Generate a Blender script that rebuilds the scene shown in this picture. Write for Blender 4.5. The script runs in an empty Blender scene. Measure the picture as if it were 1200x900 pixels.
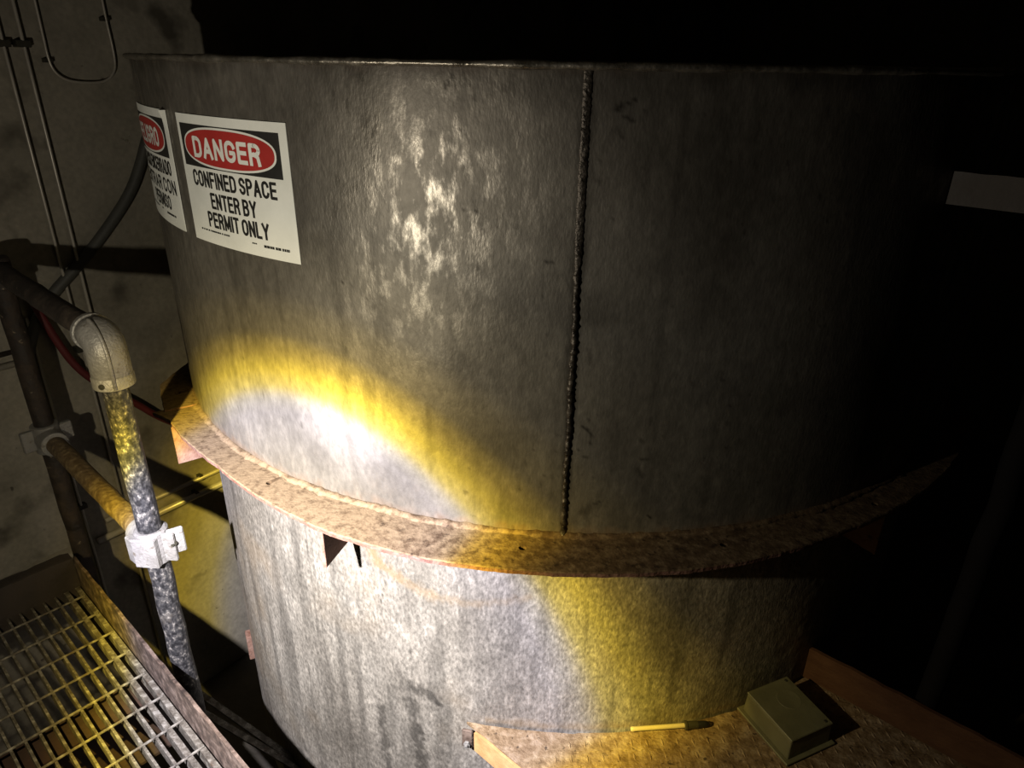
import bpy, bmesh, math, random
import numpy as np
from mathutils import Vector, Matrix, Euler

# ------------------------------------------------------------------ camera, world, light, exposure
scene = bpy.context.scene
col = scene.collection
ZO = 1.5                                    # eye height above the grating; all "z" below are relative to the eye, +ZO in the world
F, PITCH, ROLL = 820.5, 24.864, 0.987       # focal length in pixels of a 1200x900 frame, degrees down, degrees of roll
_t, _r = math.radians(PITCH), math.radians(ROLL)
FWD = np.array([0, math.cos(_t), -math.sin(_t)])
_rt, _up = np.array([1.0, 0, 0]), np.array([0, math.sin(_t), math.cos(_t)])
RIGHT = math.cos(_r) * _rt + math.sin(_r) * _up
UP = -math.sin(_r) * _rt + math.cos(_r) * _up

cam_data = bpy.data.cameras.new('camera')
cam = bpy.data.objects.new('camera', cam_data)
col.objects.link(cam)
cam_data.sensor_fit = 'HORIZONTAL'
cam_data.sensor_width = 36.0
cam_data.lens = 36.0 * F / 1200.0
cam_data.clip_start = 0.02
m = Matrix(((RIGHT[0], UP[0], -FWD[0]), (RIGHT[1], UP[1], -FWD[1]), (RIGHT[2], UP[2], -FWD[2]))).to_4x4()
m.translation = (0, 0, ZO)
cam.matrix_world = m
scene.camera = cam

world = bpy.data.worlds.new('world')
scene.world = world
world.use_nodes = True
world.node_tree.nodes['Background'].inputs[0].default_value = (0.9, 0.85, 0.75, 1)
world.node_tree.nodes['Background'].inputs[1].default_value = 0.0004

scene.view_settings.view_transform = 'Standard'
scene.view_settings.look = 'None'
scene.view_settings.gamma = 1.0
scene.view_settings.use_curve_mapping = False
scene.view_settings.exposure = 0.0

# hand torch held at arm's length over the grating, left of the frame: hot core, yellow fringe, wide dim spill
LAMP = np.array([-0.725, 0.465, -0.398])
LAMP_AZ, LAMP_EL = math.radians(18.0), math.radians(-41.3)
AXIS = (math.cos(LAMP_EL) * math.sin(LAMP_AZ), math.cos(LAMP_EL) * math.cos(LAMP_AZ), math.sin(LAMP_EL))
ld = bpy.data.lights.new('torch', 'POINT')
ld.energy = 540.0
ld.shadow_soft_size = 0.012
ld.use_nodes = True
nt = ld.node_tree
em = nt.nodes['Emission']
geo = nt.nodes.new('ShaderNodeNewGeometry')
dot = nt.nodes.new('ShaderNodeVectorMath'); dot.operation = 'DOT_PRODUCT'
dot.inputs[1].default_value = AXIS
nt.links.new(geo.outputs['Incoming'], dot.inputs[0])
neg = nt.nodes.new('ShaderNodeMath'); neg.operation = 'MULTIPLY'; neg.inputs[1].default_value = 1.0
nt.links.new(dot.outputs['Value'], neg.inputs[0])
ac = nt.nodes.new('ShaderNodeMath'); ac.operation = 'ARCCOSINE'; ac.use_clamp = False
nt.links.new(neg.outputs[0], ac.inputs[0])
dv = nt.nodes.new('ShaderNodeMath'); dv.operation = 'DIVIDE'; dv.inputs[1].default_value = math.radians(120)
nt.links.new(ac.outputs[0], dv.inputs[0])
ramp = nt.nodes.new('ShaderNodeValToRGB')
nt.links.new(dv.outputs[0], ramp.inputs[0])
BEAM = [(0.0, (.92, .87, .84)), (16, (.94, .88, .86)), (23.4, (.86, .82, .93)), (25.1, (.90, .85, .84)), (26.7, (.96, .77, .23)),
        (28.8, (.80, .585, .075)), (31.2, (.34, .240, .046)), (34.2, (.112, .088, .042)), (40, (.061, .053, .038)),
        (50, (.040, .036, .029)), (75, (.034, .030, .025)), (100, (.030, .027, .023))]
els = ramp.color_ramp.elements
while len(els) < len(BEAM):
    els.new(0.5)
for e, (a, c) in zip(els, BEAM):
    e.position = a / 120.0
    e.color = (*c, 1)
nt.links.new(ramp.outputs[0], em.inputs[0])
em.inputs[1].default_value = 1.0
torch = bpy.data.objects.new('torch', ld)
torch.location = (LAMP[0], LAMP[1], LAMP[2] + ZO)
col.objects.link(torch)

# ------------------------------------------------------------------ geometry of the place
CX, CY = 0.1589, 2.3466           # tank axis
R1, R2 = 1.2, 1.1685              # upper / lower shell radius
Z_RIM, Z_FL, Z_BOT, Z_DECK, Z_GR = -0.0076, -0.862, -2.334, -1.463, -1.5
_a = math.radians(-48.2)
V = np.array([math.sin(_a), math.cos(_a)]); U = np.array([math.cos(_a), -math.sin(_a)])
_n = math.radians(-52.5)
NW = np.array([math.sin(_n), math.cos(_n)]); UW = np.array([math.cos(_n), -math.sin(_n)])
DW = 2.62
Z_FLOOR = -2.72

def ray(x, y):
    return FWD + RIGHT * (x - 600) / F - UP * (y - 450) / F
def on_z(x, y, z):
    d = ray(x, y); return d * z / d[2]
def on_cyl(x, y, R):
    d = ray(x, y)
    A = d[0]**2 + d[1]**2; B = d[0]*CX + d[1]*CY; C = CX*CX + CY*CY - R*R
    t = (B - math.sqrt(max(B*B - A*C, 0))) / A
    P = d * t
    return math.degrees(math.atan2(P[0]-CX, -(P[1]-CY))), P[2]
def on_wall(x, y, dw=DW):
    d = ray(x, y); P = d * dw / (d[:2] @ NW); return float(P[:2] @ UW), float(P[2])
def uv(u, v, z):
    p = u * U + v * V; return np.array([p[0], p[1], z])
def wl(u, z, off=0.0):
    p = u * UW + (DW - off) * NW; return np.array([p[0], p[1], z])
def cyl(az, r, z):
    a = np.radians(az); return np.array([CX + r*np.sin(a), CY - r*np.cos(a), z])
W3 = lambda p: (float(p[0]), float(p[1]), float(p[2]) + ZO)

rng = np.random.default_rng(5)
random.seed(5)

def vnoise(x, y, seed=0, octaves=3):
    out = np.zeros_like(x); amp = 1.0; tot = 0
    for o in range(octaves):
        r = np.random.default_rng(seed + o * 17)
        T = r.random((256, 256))
        xi = np.floor(x).astype(int); yi = np.floor(y).astype(int)
        fx = x - xi; fy = y - yi
        fx = fx*fx*(3-2*fx); fy = fy*fy*(3-2*fy)
        g = lambda i, j: T[i % 256, j % 256]
        out += amp * ((g(xi, yi)*(1-fx) + g(xi+1, yi)*fx)*(1-fy) + (g(xi, yi+1)*(1-fx) + g(xi+1, yi+1)*fx)*fy)
        tot += amp; amp *= .5; x = x*2.03 + 11; y = y*2.03 + 7
    return out / tot

# ------------------------------------------------------------------ materials
def nd(nt, kind, **kw):
    n = nt.nodes.new(kind)
    for k, v in kw.items():
        setattr(n, k, v)
    return n

def material(name, cols, scale=6.0, stretch=(1, 1, 1), metallic=0.0, rough=(.5, .7), bump=.0, bump_scale=60.0,
             detail=6.0, spots=None, stain=None, rust=None, bump_stretch=None, fine=None, spec=None, bump_dist=.004, micro=None, dust_falloff=None, flecks=None):
    """cols: [(pos, rgb)...] driven by noise; spots: (scale, low, high, rgb) speckles; stain / rust: rgb for the vertex attribute of that name;
    fine: (scale, amount) fine value break-up"""
    m = bpy.data.materials.new(name)
    m.use_nodes = True
    nt = m.node_tree; L = nt.links.new
    bs = nt.nodes['Principled BSDF']
    tc = nd(nt, 'ShaderNodeTexCoord')
    mp = nd(nt, 'ShaderNodeMapping'); mp.inputs['Scale'].default_value = stretch
    L(tc.outputs['Object'], mp.inputs[0])
    nz = nd(nt, 'ShaderNodeTexNoise'); nz.inputs['Scale'].default_value = scale; nz.inputs['Detail'].default_value = detail
    nz.inputs['Roughness'].default_value = .62
    L(mp.outputs[0], nz.inputs['Vector'])
    cr = nd(nt, 'ShaderNodeValToRGB')
    e = cr.color_ramp.elements
    while len(e) < len(cols):
        e.new(.5)
    for k, (p, c) in zip(e, cols):
        k.position = p; k.color = (*c, 1)
    L(nz.outputs[0], cr.inputs[0])
    c_out = cr.outputs[0]
    def mix(fac, a, rgb):
        mx = nd(nt, 'ShaderNodeMix', data_type='RGBA')
        L(fac, mx.inputs['Factor']); L(a, mx.inputs['A']); mx.inputs['B'].default_value = (*rgb, 1)
        return mx.outputs['Result']
    if fine:
        fn = nd(nt, 'ShaderNodeTexNoise'); fn.inputs['Scale'].default_value = fine[0]; fn.inputs['Detail'].default_value = 3
        L(mp.outputs[0], fn.inputs['Vector'])
        mr = nd(nt, 'ShaderNodeMapRange'); mr.inputs[1].default_value = .3; mr.inputs[2].default_value = .7
        mr.inputs[3].default_value = 1 - fine[1]; mr.inputs[4].default_value = 1 + fine[1]
        L(fn.outputs[0], mr.inputs[0])
        mu = nd(nt, 'ShaderNodeMix', data_type='RGBA', blend_type='MULTIPLY'); mu.inputs['Factor'].default_value = 1
        L(c_out, mu.inputs['A']); L(mr.outputs[0], mu.inputs['B']); c_out = mu.outputs['Result']
    if spots:
        for sp in (spots if isinstance(spots, list) else [spots]):
            s2 = nd(nt, 'ShaderNodeTexNoise'); s2.inputs['Scale'].default_value = sp[0]; s2.inputs['Detail'].default_value = 4
            L(mp.outputs[0], s2.inputs['Vector'])
            r2 = nd(nt, 'ShaderNodeMapRange'); r2.inputs[1].default_value = sp[1]; r2.inputs[2].default_value = sp[2]
            L(s2.outputs[0], r2.inputs[0])
            c_out = mix(r2.outputs[0], c_out, sp[3])
    fleck_fac = None
    if flecks:       # worn-through flecks: (scale, low, high, colour gain, roughness drop)
        fk = nd(nt, 'ShaderNodeTexNoise'); fk.inputs['Scale'].default_value = flecks[0]; fk.inputs['Detail'].default_value = 9
        fk.inputs['Roughness'].default_value = .68
        mf = nd(nt, 'ShaderNodeMapping'); mf.inputs['Scale'].default_value = (1, 1, .45)
        L(tc.outputs['Object'], mf.inputs[0]); L(mf.outputs[0], fk.inputs['Vector'])
        fr_ = nd(nt, 'ShaderNodeMapRange'); fr_.inputs[1].default_value = flecks[1]; fr_.inputs[2].default_value = flecks[2]
        L(fk.outputs[0], fr_.inputs[0]); fleck_fac = fr_.outputs[0]
        g = nd(nt, 'ShaderNodeMapRange'); g.inputs[3].default_value = .82; g.inputs[4].default_value = flecks[3]
        L(fleck_fac, g.inputs[0])
        mu = nd(nt, 'ShaderNodeMix', data_type='RGBA', blend_type='MULTIPLY'); mu.inputs['Factor'].default_value = 1
        L(c_out, mu.inputs['A']); L(g.outputs[0], mu.inputs['B']); c_out = mu.outputs['Result']
    if dust_falloff:         # (rgb, scale): dusty patches plus painted torch falloff, both set by the vertex attribute of that name
        dn = nd(nt, 'ShaderNodeTexNoise'); dn.inputs['Scale'].default_value = dust_falloff[1]; dn.inputs['Detail'].default_value = 6
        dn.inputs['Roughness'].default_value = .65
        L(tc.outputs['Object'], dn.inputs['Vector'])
        at = nd(nt, 'ShaderNodeAttribute', attribute_name='dust_falloff')
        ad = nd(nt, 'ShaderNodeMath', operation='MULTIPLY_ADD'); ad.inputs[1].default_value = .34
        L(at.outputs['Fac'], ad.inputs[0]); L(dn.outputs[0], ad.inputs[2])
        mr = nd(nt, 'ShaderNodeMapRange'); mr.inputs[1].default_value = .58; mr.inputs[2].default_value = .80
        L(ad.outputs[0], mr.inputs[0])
        c_out = mix(mr.outputs[0], c_out, dust_falloff[0])
    for att, rgb in (('rust', rust), ('stain', stain)):
        if rgb is not None:
            at = nd(nt, 'ShaderNodeAttribute', attribute_name=att)
            c_out = mix(at.outputs['Fac'], c_out, rgb)
    L(c_out, bs.inputs['Base Color'])
    bs.inputs['Metallic'].default_value = metallic
    if (stain or rust) and metallic > 0:
        at = nd(nt, 'ShaderNodeAttribute', attribute_name='rust')
        mm = nd(nt, 'ShaderNodeMapRange'); mm.inputs[3].default_value = metallic; mm.inputs[4].default_value = 0
        L(at.outputs['Fac'], mm.inputs[0]); L(mm.outputs[0], bs.inputs['Metallic'])
    rr = nd(nt, 'ShaderNodeMapRange'); rr.inputs[1].default_value = .35; rr.inputs[2].default_value = .65
    rr.inputs[3].default_value, rr.inputs[4].default_value = rough
    L(nz.outputs[0], rr.inputs[0])
    r_out = rr.outputs[0]
    if fleck_fac is not None:
        rm = nd(nt, 'ShaderNodeMath', operation='MULTIPLY_ADD', use_clamp=True); rm.inputs[1].default_value = -flecks[4]
        L(fleck_fac, rm.inputs[0]); L(r_out, rm.inputs[2]); r_out = rm.outputs[0]
    L(r_out, bs.inputs['Roughness'])
    if spec is not None:
        bs.inputs['Specular IOR Level'].default_value = spec
    if bump:
        bn = nd(nt, 'ShaderNodeTexNoise'); bn.inputs['Scale'].default_value = bump_scale; bn.inputs['Detail'].default_value = 5
        if bump_stretch:
            m2 = nd(nt, 'ShaderNodeMapping'); m2.inputs['Scale'].default_value = bump_stretch
            L(tc.outputs['Object'], m2.inputs[0]); L(m2.outputs[0], bn.inputs['Vector'])
        else:
            L(mp.outputs[0], bn.inputs['Vector'])
        bp = nd(nt, 'ShaderNodeBump'); bp.inputs['Strength'].default_value = bump; bp.inputs['Distance'].default_value = bump_dist
        L(bn.outputs[0], bp.inputs['Height']); L(bp.outputs[0], bs.inputs['Normal'])
        if micro:
            b2 = nd(nt, 'ShaderNodeTexNoise'); b2.inputs['Scale'].default_value = micro[0]; b2.inputs['Detail'].default_value = 4
            m3 = nd(nt, 'ShaderNodeMapping'); m3.inputs['Scale'].default_value = (1, 1, .45)
            L(tc.outputs['Object'], m3.inputs[0]); L(m3.outputs[0], b2.inputs['Vector'])
            bp2 = nd(nt, 'ShaderNodeBump'); bp2.inputs['Strength'].default_value = micro[2]; bp2.inputs['Distance'].default_value = micro[1]
            L(b2.outputs[0], bp2.inputs['Height']); L(bp.outputs[0], bp2.inputs['Normal']); L(bp2.outputs[0], bs.inputs['Normal'])
    return m

def plain(name, rgb, rough=.6, metallic=0.0, var=.12):
    lo = tuple(c*(1-var) for c in rgb); hi = tuple(min(1, c*(1+var)) for c in rgb)
    return material(name, [(.3, lo), (.7, hi)], scale=14, metallic=metallic, rough=(rough-.06, rough+.06), bump=.08, bump_scale=120)

M = {}
M['upper'] = material('stainless_upper', [(.25, (.13, .120, .100)), (.5, (.185, .172, .148)), (.75, (.25, .235, .205))], scale=3.2, stretch=(1, 1, .55),
                      metallic=.66, rough=(.46, .64), bump=.4, bump_scale=34, bump_stretch=(1, 1, .35), stain=(.022, .019, .015), rust=(.085, .045, .018),
                      fine=(90, .16), bump_dist=.0012, micro=(210, .0008, .7), flecks=(34, .49, .63, 1.35, .22))
M['lower'] = material('stainless_lower', [(.25, (.175, .160, .140)), (.5, (.255, .238, .213)), (.75, (.33, .313, .286))], scale=4.0, stretch=(1, 1, .5),
                      metallic=.40, rough=(.48, .64), bump=.6, bump_scale=80, bump_stretch=(1, 1, .6), stain=(.026, .024, .022), rust=(.19, .125, .058),
                      fine=(150, .38), bump_dist=.0016, micro=(230, .0012, .9), flecks=(60, .50, .64, 1.30, .10))
M['weld'] = material('weld_bead', [(.3, (.018, .015, .012)), (.7, (.105, .092, .077))], scale=60, metallic=.7, rough=(.3, .55), bump=.6, bump_scale=160)
M['rim'] = material('rim_edge', [(.3, (.10, .09, .07)), (.7, (.30, .28, .235))], scale=30, metallic=.8, rough=(.25, .5), bump=.5, bump_scale=90)
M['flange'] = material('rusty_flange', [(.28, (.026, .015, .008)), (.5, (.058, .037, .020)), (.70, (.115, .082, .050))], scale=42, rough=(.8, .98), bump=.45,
                       bump_scale=120, spots=[(60, .60, .70, (.022, .013, .007))], dust_falloff=((.135, .098, .060), 55), bump_dist=.004, spec=.2)
M['flange_edge'] = material('rusty_edge', [(.3, (.075, .032, .022)), (.7, (.17, .10, .080))], scale=40, rough=(.7, .9), bump=.8, bump_scale=120, spec=.2)
M['gusset'] = material('rusty_gusset', [(.3, (.10, .045, .03)), (.7, (.20, .13, .105))], scale=30, rough=(.7, .9), bump=.6, bump_scale=120,
                       spots=(45, .62, .72, (.03, .02, .015)), spec=.2)
M['concrete'] = material('concrete_wall', [(.25, (.125, .113, .088)), (.5, (.22, .202, .160)), (.75, (.285, .26, .212))], scale=2.4, rough=(.85, .98), bump=.5,
                         bump_scale=14, spots=[(5.5, .60, .74, (.075, .066, .050)), (26, .70, .76, (.07, .058, .046))], detail=10, fine=(60, .12), bump_dist=.01)
M['floor'] = material('concrete_floor', [(.3, (.05, .045, .035)), (.7, (.12, .105, .085))], scale=4, rough=(.8, .95), bump=.5, bump_scale=30, bump_dist=.01)
M['galv_post'] = material('worn_galvanised_pipe', [(.40, (.010, .010, .011)), (.50, (.026, .026, .028)), (.58, (.050, .048, .046)), (.68, (.19, .18, .165))],
                          scale=95, stretch=(1, 1, .7), rough=(.45, .7), metallic=.1, bump=.6, bump_scale=130, detail=5, spots=(9, .58, .68, (.13, .12, .105)), spec=.3)
M['rust_pipe'] = material('rusty_pipe', [(.3, (.008, .006, .0045)), (.5, (.019, .0125, .0085)), (.72, (.045, .031, .020))], scale=26, rough=(.65, .9), bump=.8,
                          bump_scale=70, spots=(48, .68, .76, (.17, .135, .09)))
M['brown_pipe'] = material('flaking_brown_pipe', [(.3, (.040, .026, .013)), (.5, (.085, .058, .031)), (.75, (.17, .13, .078))], scale=60, rough=(.65, .9), bump=.8, bump_scale=110)
M['cast'] = material('cast_aluminium', [(.3, (.155, .15, .142)), (.7, (.235, .23, .222))], scale=20, metallic=.3, rough=(.4, .6), bump=.6, bump_scale=150,
                     spots=(60, .62, .74, (.10, .088, .07)))
M['grate'] = material('grating_steel', [(.30, (.020, .016, .011)), (.5, (.070, .062, .049)), (.68, (.19, .18, .155))], scale=44, rough=(.55, .8), metallic=.1,
                      bump=.7, bump_scale=150, spots=(34, .60, .70, (.045, .026, .014)))
M['toe'] = material('rusty_toe_plate', [(.32, (.012, .007, .005)), (.5, (.052, .034, .024)), (.68, (.135, .10, .08))], scale=34, stretch=(1, 1, 1), rough=(.65, .9),
                    bump=.9, bump_scale=70)
M['brownplate'] = material('brown_plate', [(.3, (.010, .007, .005)), (.7, (.026, .018, .013))], scale=10, rough=(.7, .9), bump=.4, bump_scale=80)
M['tread'] = material('rusty_tread', [(.3, (.085, .052, .025)), (.5, (.165, .112, .062)), (.72, (.28, .215, .145))], scale=34, rough=(.5, .8), metallic=.15, bump=.8,
                      bump_scale=110, spots=(60, .62, .70, (.040, .025, .013)))
M['orange'] = material('orange_rust', [(.3, (.16, .065, .02)), (.5, (.30, .145, .05)), (.7, (.40, .25, .105))], scale=12, rough=(.7, .9), bump=.5, bump_scale=60)
M['toeboard'] = material('rust_brown_board', [(.3, (.050, .021, .010)), (.7, (.105, .052, .025))], scale=6, stretch=(1, 1, 2), rough=(.7, .9), bump=.4, bump_scale=60, spec=.2)
M['beamred'] = material('dark_red_oxide', [(.3, (.008, .003, .002)), (.7, (.024, .009, .006))], scale=8, rough=(.7, .9), bump=.4, bump_scale=60)
M['white'] = material('sign_white', [(.3, (.66, .68, .64)), (.7, (.78, .80, .76))], scale=8, rough=(.45, .6), bump=.03, bump_scale=60, spots=(70, .74, .78, (.35, .34, .30)))
M['black'] = plain('sign_black', (.016, .016, .015), rough=.5)
M['red'] = plain('sign_red', (.36, .026, .022), rough=.5)
M['olive'] = material('olive_metal', [(.3, (.075, .072, .038)), (.7, (.125, .12, .068))], scale=8, rough=(.45, .6), bump=.15, bump_scale=60, spots=(9, .60, .72, (.06, .052, .03)))
M['conduit'] = plain('steel_conduit', (.40, .375, .32), rough=.35, metallic=.25)
M['hose'] = plain('grey_hose', (.060, .060, .053), rough=.6)
M['redhose'] = plain('red_hose', (.085, .010, .011), rough=.6)
M['cream'] = plain('cream_plastic', (.36, .31, .21), rough=.5)
M['blackrubber'] = plain('black_rubber', (.010, .010, .010), rough=.5)
M['collar'] = plain('dark_collar', (.045, .043, .032), rough=.4, metallic=.4)
M['greybar'] = material('grey_flat_bar', [(.3, (.026, .021, .018)), (.7, (.056, .048, .041))], scale=9, rough=(.6, .8), bump=.4, bump_scale=70, spots=(30, .64, .74, (.06, .036, .024)))
M['blackpipe'] = material('black_pipe', [(.3, (.004, .0035, .0035)), (.7, (.008, .007, .007))], rough=(.8, .95), spec=.1)

# ------------------------------------------------------------------ builders
def empty(name, p, label=None, cat=None, group=None, kind=None):
    o = bpy.data.objects.new(name, None)
    o.empty_display_size = .05
    o.location = W3(p)
    col.objects.link(o)
    tag(o, label, cat, group, kind)
    return o

def tag(o, label=None, cat=None, group=None, kind=None):
    if label: o['label'] = label
    if cat: o['category'] = cat
    if group: o['group'] = group
    if kind: o['kind'] = kind
    return o

def origin(o):
    p = np.zeros(3)
    while o is not None:
        p = p + np.array(o.location); o = o.parent
    return p

def obj(name, verts, faces, mat, parent=None, at=None, smooth=False, attrs=None):
    """verts in eye-relative world coordinates; 'at' sets the object's own origin (eye-relative) """
    verts = np.asarray(verts, float) + np.array([0, 0, ZO])
    if at is not None:
        loc = np.asarray(at, float) + np.array([0, 0, ZO])
    elif parent is not None:
        loc = origin(parent)
    else:
        loc = verts.mean(0); loc[2] = verts[:, 2].min()
    me = bpy.data.meshes.new(name)
    me.from_pydata((verts - loc).tolist(), [], faces if isinstance(faces, list) else faces.tolist())
    me.materials.append(mat)
    me.update()
    if smooth:
        me.polygons.foreach_set('use_smooth', [True] * len(me.polygons))
    if attrs:
        for k, v in attrs.items():
            a = me.attributes.new(k, 'FLOAT', 'POINT'); a.data.foreach_set('value', np.asarray(v, np.float32))
    o = bpy.data.objects.new(name, me)
    col.objects.link(o)
    if parent is not None:
        o.parent = parent
        o.location = Vector(loc - origin(parent))
    else:
        o.location = Vector(loc)
    return o

def boxv(c, ax, ay, az, hx, hy, hz):
    c = np.asarray(c, float); ax, ay, az = (np.asarray(a, float) for a in (ax, ay, az))
    v = [c + sx*hx*ax + sy*hy*ay + sz*hz*az for sz in (-1, 1) for sy in (-1, 1) for sx in (-1, 1)]
    f = [(0, 2, 3, 1), (4, 5, 7, 6), (0, 1, 5, 4), (2, 6, 7, 3), (0, 4, 6, 2), (1, 3, 7, 5)]
    return v, f

def bevel_mesh(o, w=.002, seg=1):
    bm = bmesh.new(); bm.from_mesh(o.data)
    bmesh.ops.recalc_face_normals(bm, faces=bm.faces)
    bmesh.ops.bevel(bm, geom=list(bm.edges), offset=w, segments=seg, affect='EDGES', profile=.5)
    bm.to_mesh(o.data); bm.free()
    return o

def box(name, c, half, mat, parent=None, ax=(1, 0, 0), ay=(0, 1, 0), az=(0, 0, 1), bev=.002):
    v, f = boxv(c, ax, ay, az, *half)
    o = obj(name, v, f, mat, parent)
    if bev: bevel_mesh(o, bev)
    return o

def tube_data(path, r, seg=16, caps=True):
    path = [np.asarray(p, float) for p in path]
    n = len(path)
    rs = r if hasattr(r, '__len__') else [r] * n
    tang = [path[min(i+1, n-1)] - path[max(i-1, 0)] for i in range(n)]
    tang = [t / np.linalg.norm(t) for t in tang]
    ref = np.array([0, 0, 1.0]) if abs(tang[0][2]) < .9 else np.array([1.0, 0, 0])
    a = np.cross(tang[0], ref); a /= np.linalg.norm(a)
    verts, faces = [], []
    for i in range(n):
        a = a - tang[i] * (a @ tang[i]); a /= np.linalg.norm(a)
        b = np.cross(tang[i], a)
        for k in range(seg):
            th = 2 * math.pi * k / seg
            verts.append(path[i] + rs[i] * (math.cos(th) * a + math.sin(th) * b))
    for i in range(n - 1):
        for k in range(seg):
            k2 = (k + 1) % seg
            faces.append((i*seg + k, i*seg + k2, (i+1)*seg + k2, (i+1)*seg + k))
    if caps:
        faces.append(tuple(range(seg))[::-1]); faces.append(tuple((n-1)*seg + k for k in range(seg)))
    return verts, faces

def tube(name, path, r, mat, parent=None, seg=16, at=None):
    v, f = tube_data(path, r, seg)
    o = obj(name, v, f, mat, parent, at=at, smooth=True)
    return o

def merge(*parts):
    V_, F_ = [], []
    for v, f in parts:
        b = len(V_); V_ += list(v); F_ += [tuple(b + i for i in q) for q in f]
    return V_, F_

def collar_path(p, d, prof):
    """lathe profile [(distance along d, radius)...] around the line p + t d"""
    p = np.asarray(p, float); d = np.asarray(d, float) / np.linalg.norm(d)
    return [p + d * t for t, _ in prof], [r for _, r in prof]

def lathe(name, p, d, prof, mat, parent=None, seg=24):
    pth, rs = collar_path(p, d, prof)
    # exact axial frames: build directly
    d = np.asarray(d, float) / np.linalg.norm(d)
    ref = np.array([0, 0, 1.0]) if abs(d[2]) < .9 else np.array([1.0, 0, 0])
    a = np.cross(d, ref); a /= np.linalg.norm(a); b = np.cross(d, a)
    verts, faces = [], []
    for q, r in zip(pth, rs):
        for k in range(seg):
            th = 2*math.pi*k/seg
            verts.append(q + r*(math.cos(th)*a + math.sin(th)*b))
    n = len(pth)
    for i in range(n-1):
        for k in range(seg):
            k2 = (k+1) % seg
            faces.append((i*seg+k, i*seg+k2, (i+1)*seg+k2, (i+1)*seg+k))
    faces.append(tuple(range(seg))[::-1]); faces.append(tuple((n-1)*seg+k for k in range(seg)))
    o = obj(name, verts, faces, mat, parent)
    bm = bmesh.new(); bm.from_mesh(o.data)
    bmesh.ops.recalc_face_normals(bm, faces=bm.faces)
    for f in bm.faces: f.smooth = len(f.verts) == 4
    for e in bm.edges:
        if len(e.link_faces) == 2 and e.calc_face_angle(0) > .6: e.smooth = False
    bm.to_mesh(o.data); bm.free()
    return o

# ------------------------------------------------------------------ the room
def slab(name, corners_uvz, mat, label=None, parent=None):
    v, f = corners_uvz
    o = obj(name, v, f, mat, parent)
    tag(o, label, None, None, 'structure')
    return o

def wall_box(u0, u1, d0, d1, z0, z1):
    """box in wall coordinates: u along the wall, d from the eye along the wall normal"""
    c = UW * (u0+u1)/2 + NW * (d0+d1)/2
    return boxv((c[0], c[1], (z0+z1)/2), (UW[0], UW[1], 0), (NW[0], NW[1], 0), (0, 0, 1), abs(u1-u0)/2, abs(d1-d0)/2, abs(z1-z0)/2)

Z_CEIL = 1.9
tag(slab('wall_left', wall_box(-2.6, 6.2, DW, DW + .30, Z_FLOOR, Z_CEIL), M['concrete']), 'grey brown concrete wall behind the guard rail and tank')
tag(slab('wall_right', wall_box(6.2, 6.45, -4.0, DW + .30, Z_FLOOR, Z_CEIL), M['concrete']), 'dark concrete wall far beyond the tank')
tag(slab('floor', wall_box(-2.6, 6.45, -4.0, DW + .30, Z_FLOOR - .15, Z_FLOOR), M['floor']), 'dark concrete floor under the platforms')
tag(slab('ceiling', wall_box(-2.6, 6.45, -4.0, DW + .30, Z_CEIL, Z_CEIL + .2), M['concrete']), 'dark concrete ceiling high over the tank')
# rough ledge where the platform meets the wall
ledge_v, ledge_f = [], []
nseg = 60
for i in range(nseg + 1):
    u = -1.4 + 2.10 * i / nseg
    j = .006 * math.sin(i * 1.7) + rng.normal() * .004
    for off, dz in ((0.0, .035 + j*.5), (.035 + j, .028 + j*.6), (.05 + j*.6, .0), (.045, -.05), (0.0, -.06)):
        ledge_v.append(wl(u, -1.735 + dz, off))
for i in range(nseg):
    for k in range(5):
        ledge_f.append((i*5 + k, i*5 + (k+1) % 5, (i+1)*5 + (k+1) % 5, (i+1)*5 + k))
ledge_f += [(0, 1, 2, 3, 4), tuple(nseg*5 + k for k in (4, 3, 2, 1, 0))]
tag(obj('trim_1', ledge_v, ledge_f, M['concrete']), 'rough concrete ledge along the wall behind the grating end plate', None, None, 'structure')

# ------------------------------------------------------------------ the tank
AX0 = np.array([CX, CY, Z_BOT])
tank = empty('storage_tank', AX0, 'large round stainless steel tank with rusty flange ring around its middle', 'tank')

def az_columns():
    a = list(np.arange(-76, 62.01, .25)); b = list(np.arange(64, 284, 4.0))
    return np.array(a + b)
AZ = az_columns()

def seg_dist(s, z, p, q):
    d = np.array([q[0]-p[0], q[1]-p[1]]); L2 = d @ d + 1e-12
    t = np.clip(((s-p[0])*d[0] + (z-p[1])*d[1]) / L2, 0, 1)
    return np.hypot(s - p[0] - t*d[0], z - p[1] - t*d[1])

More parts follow.
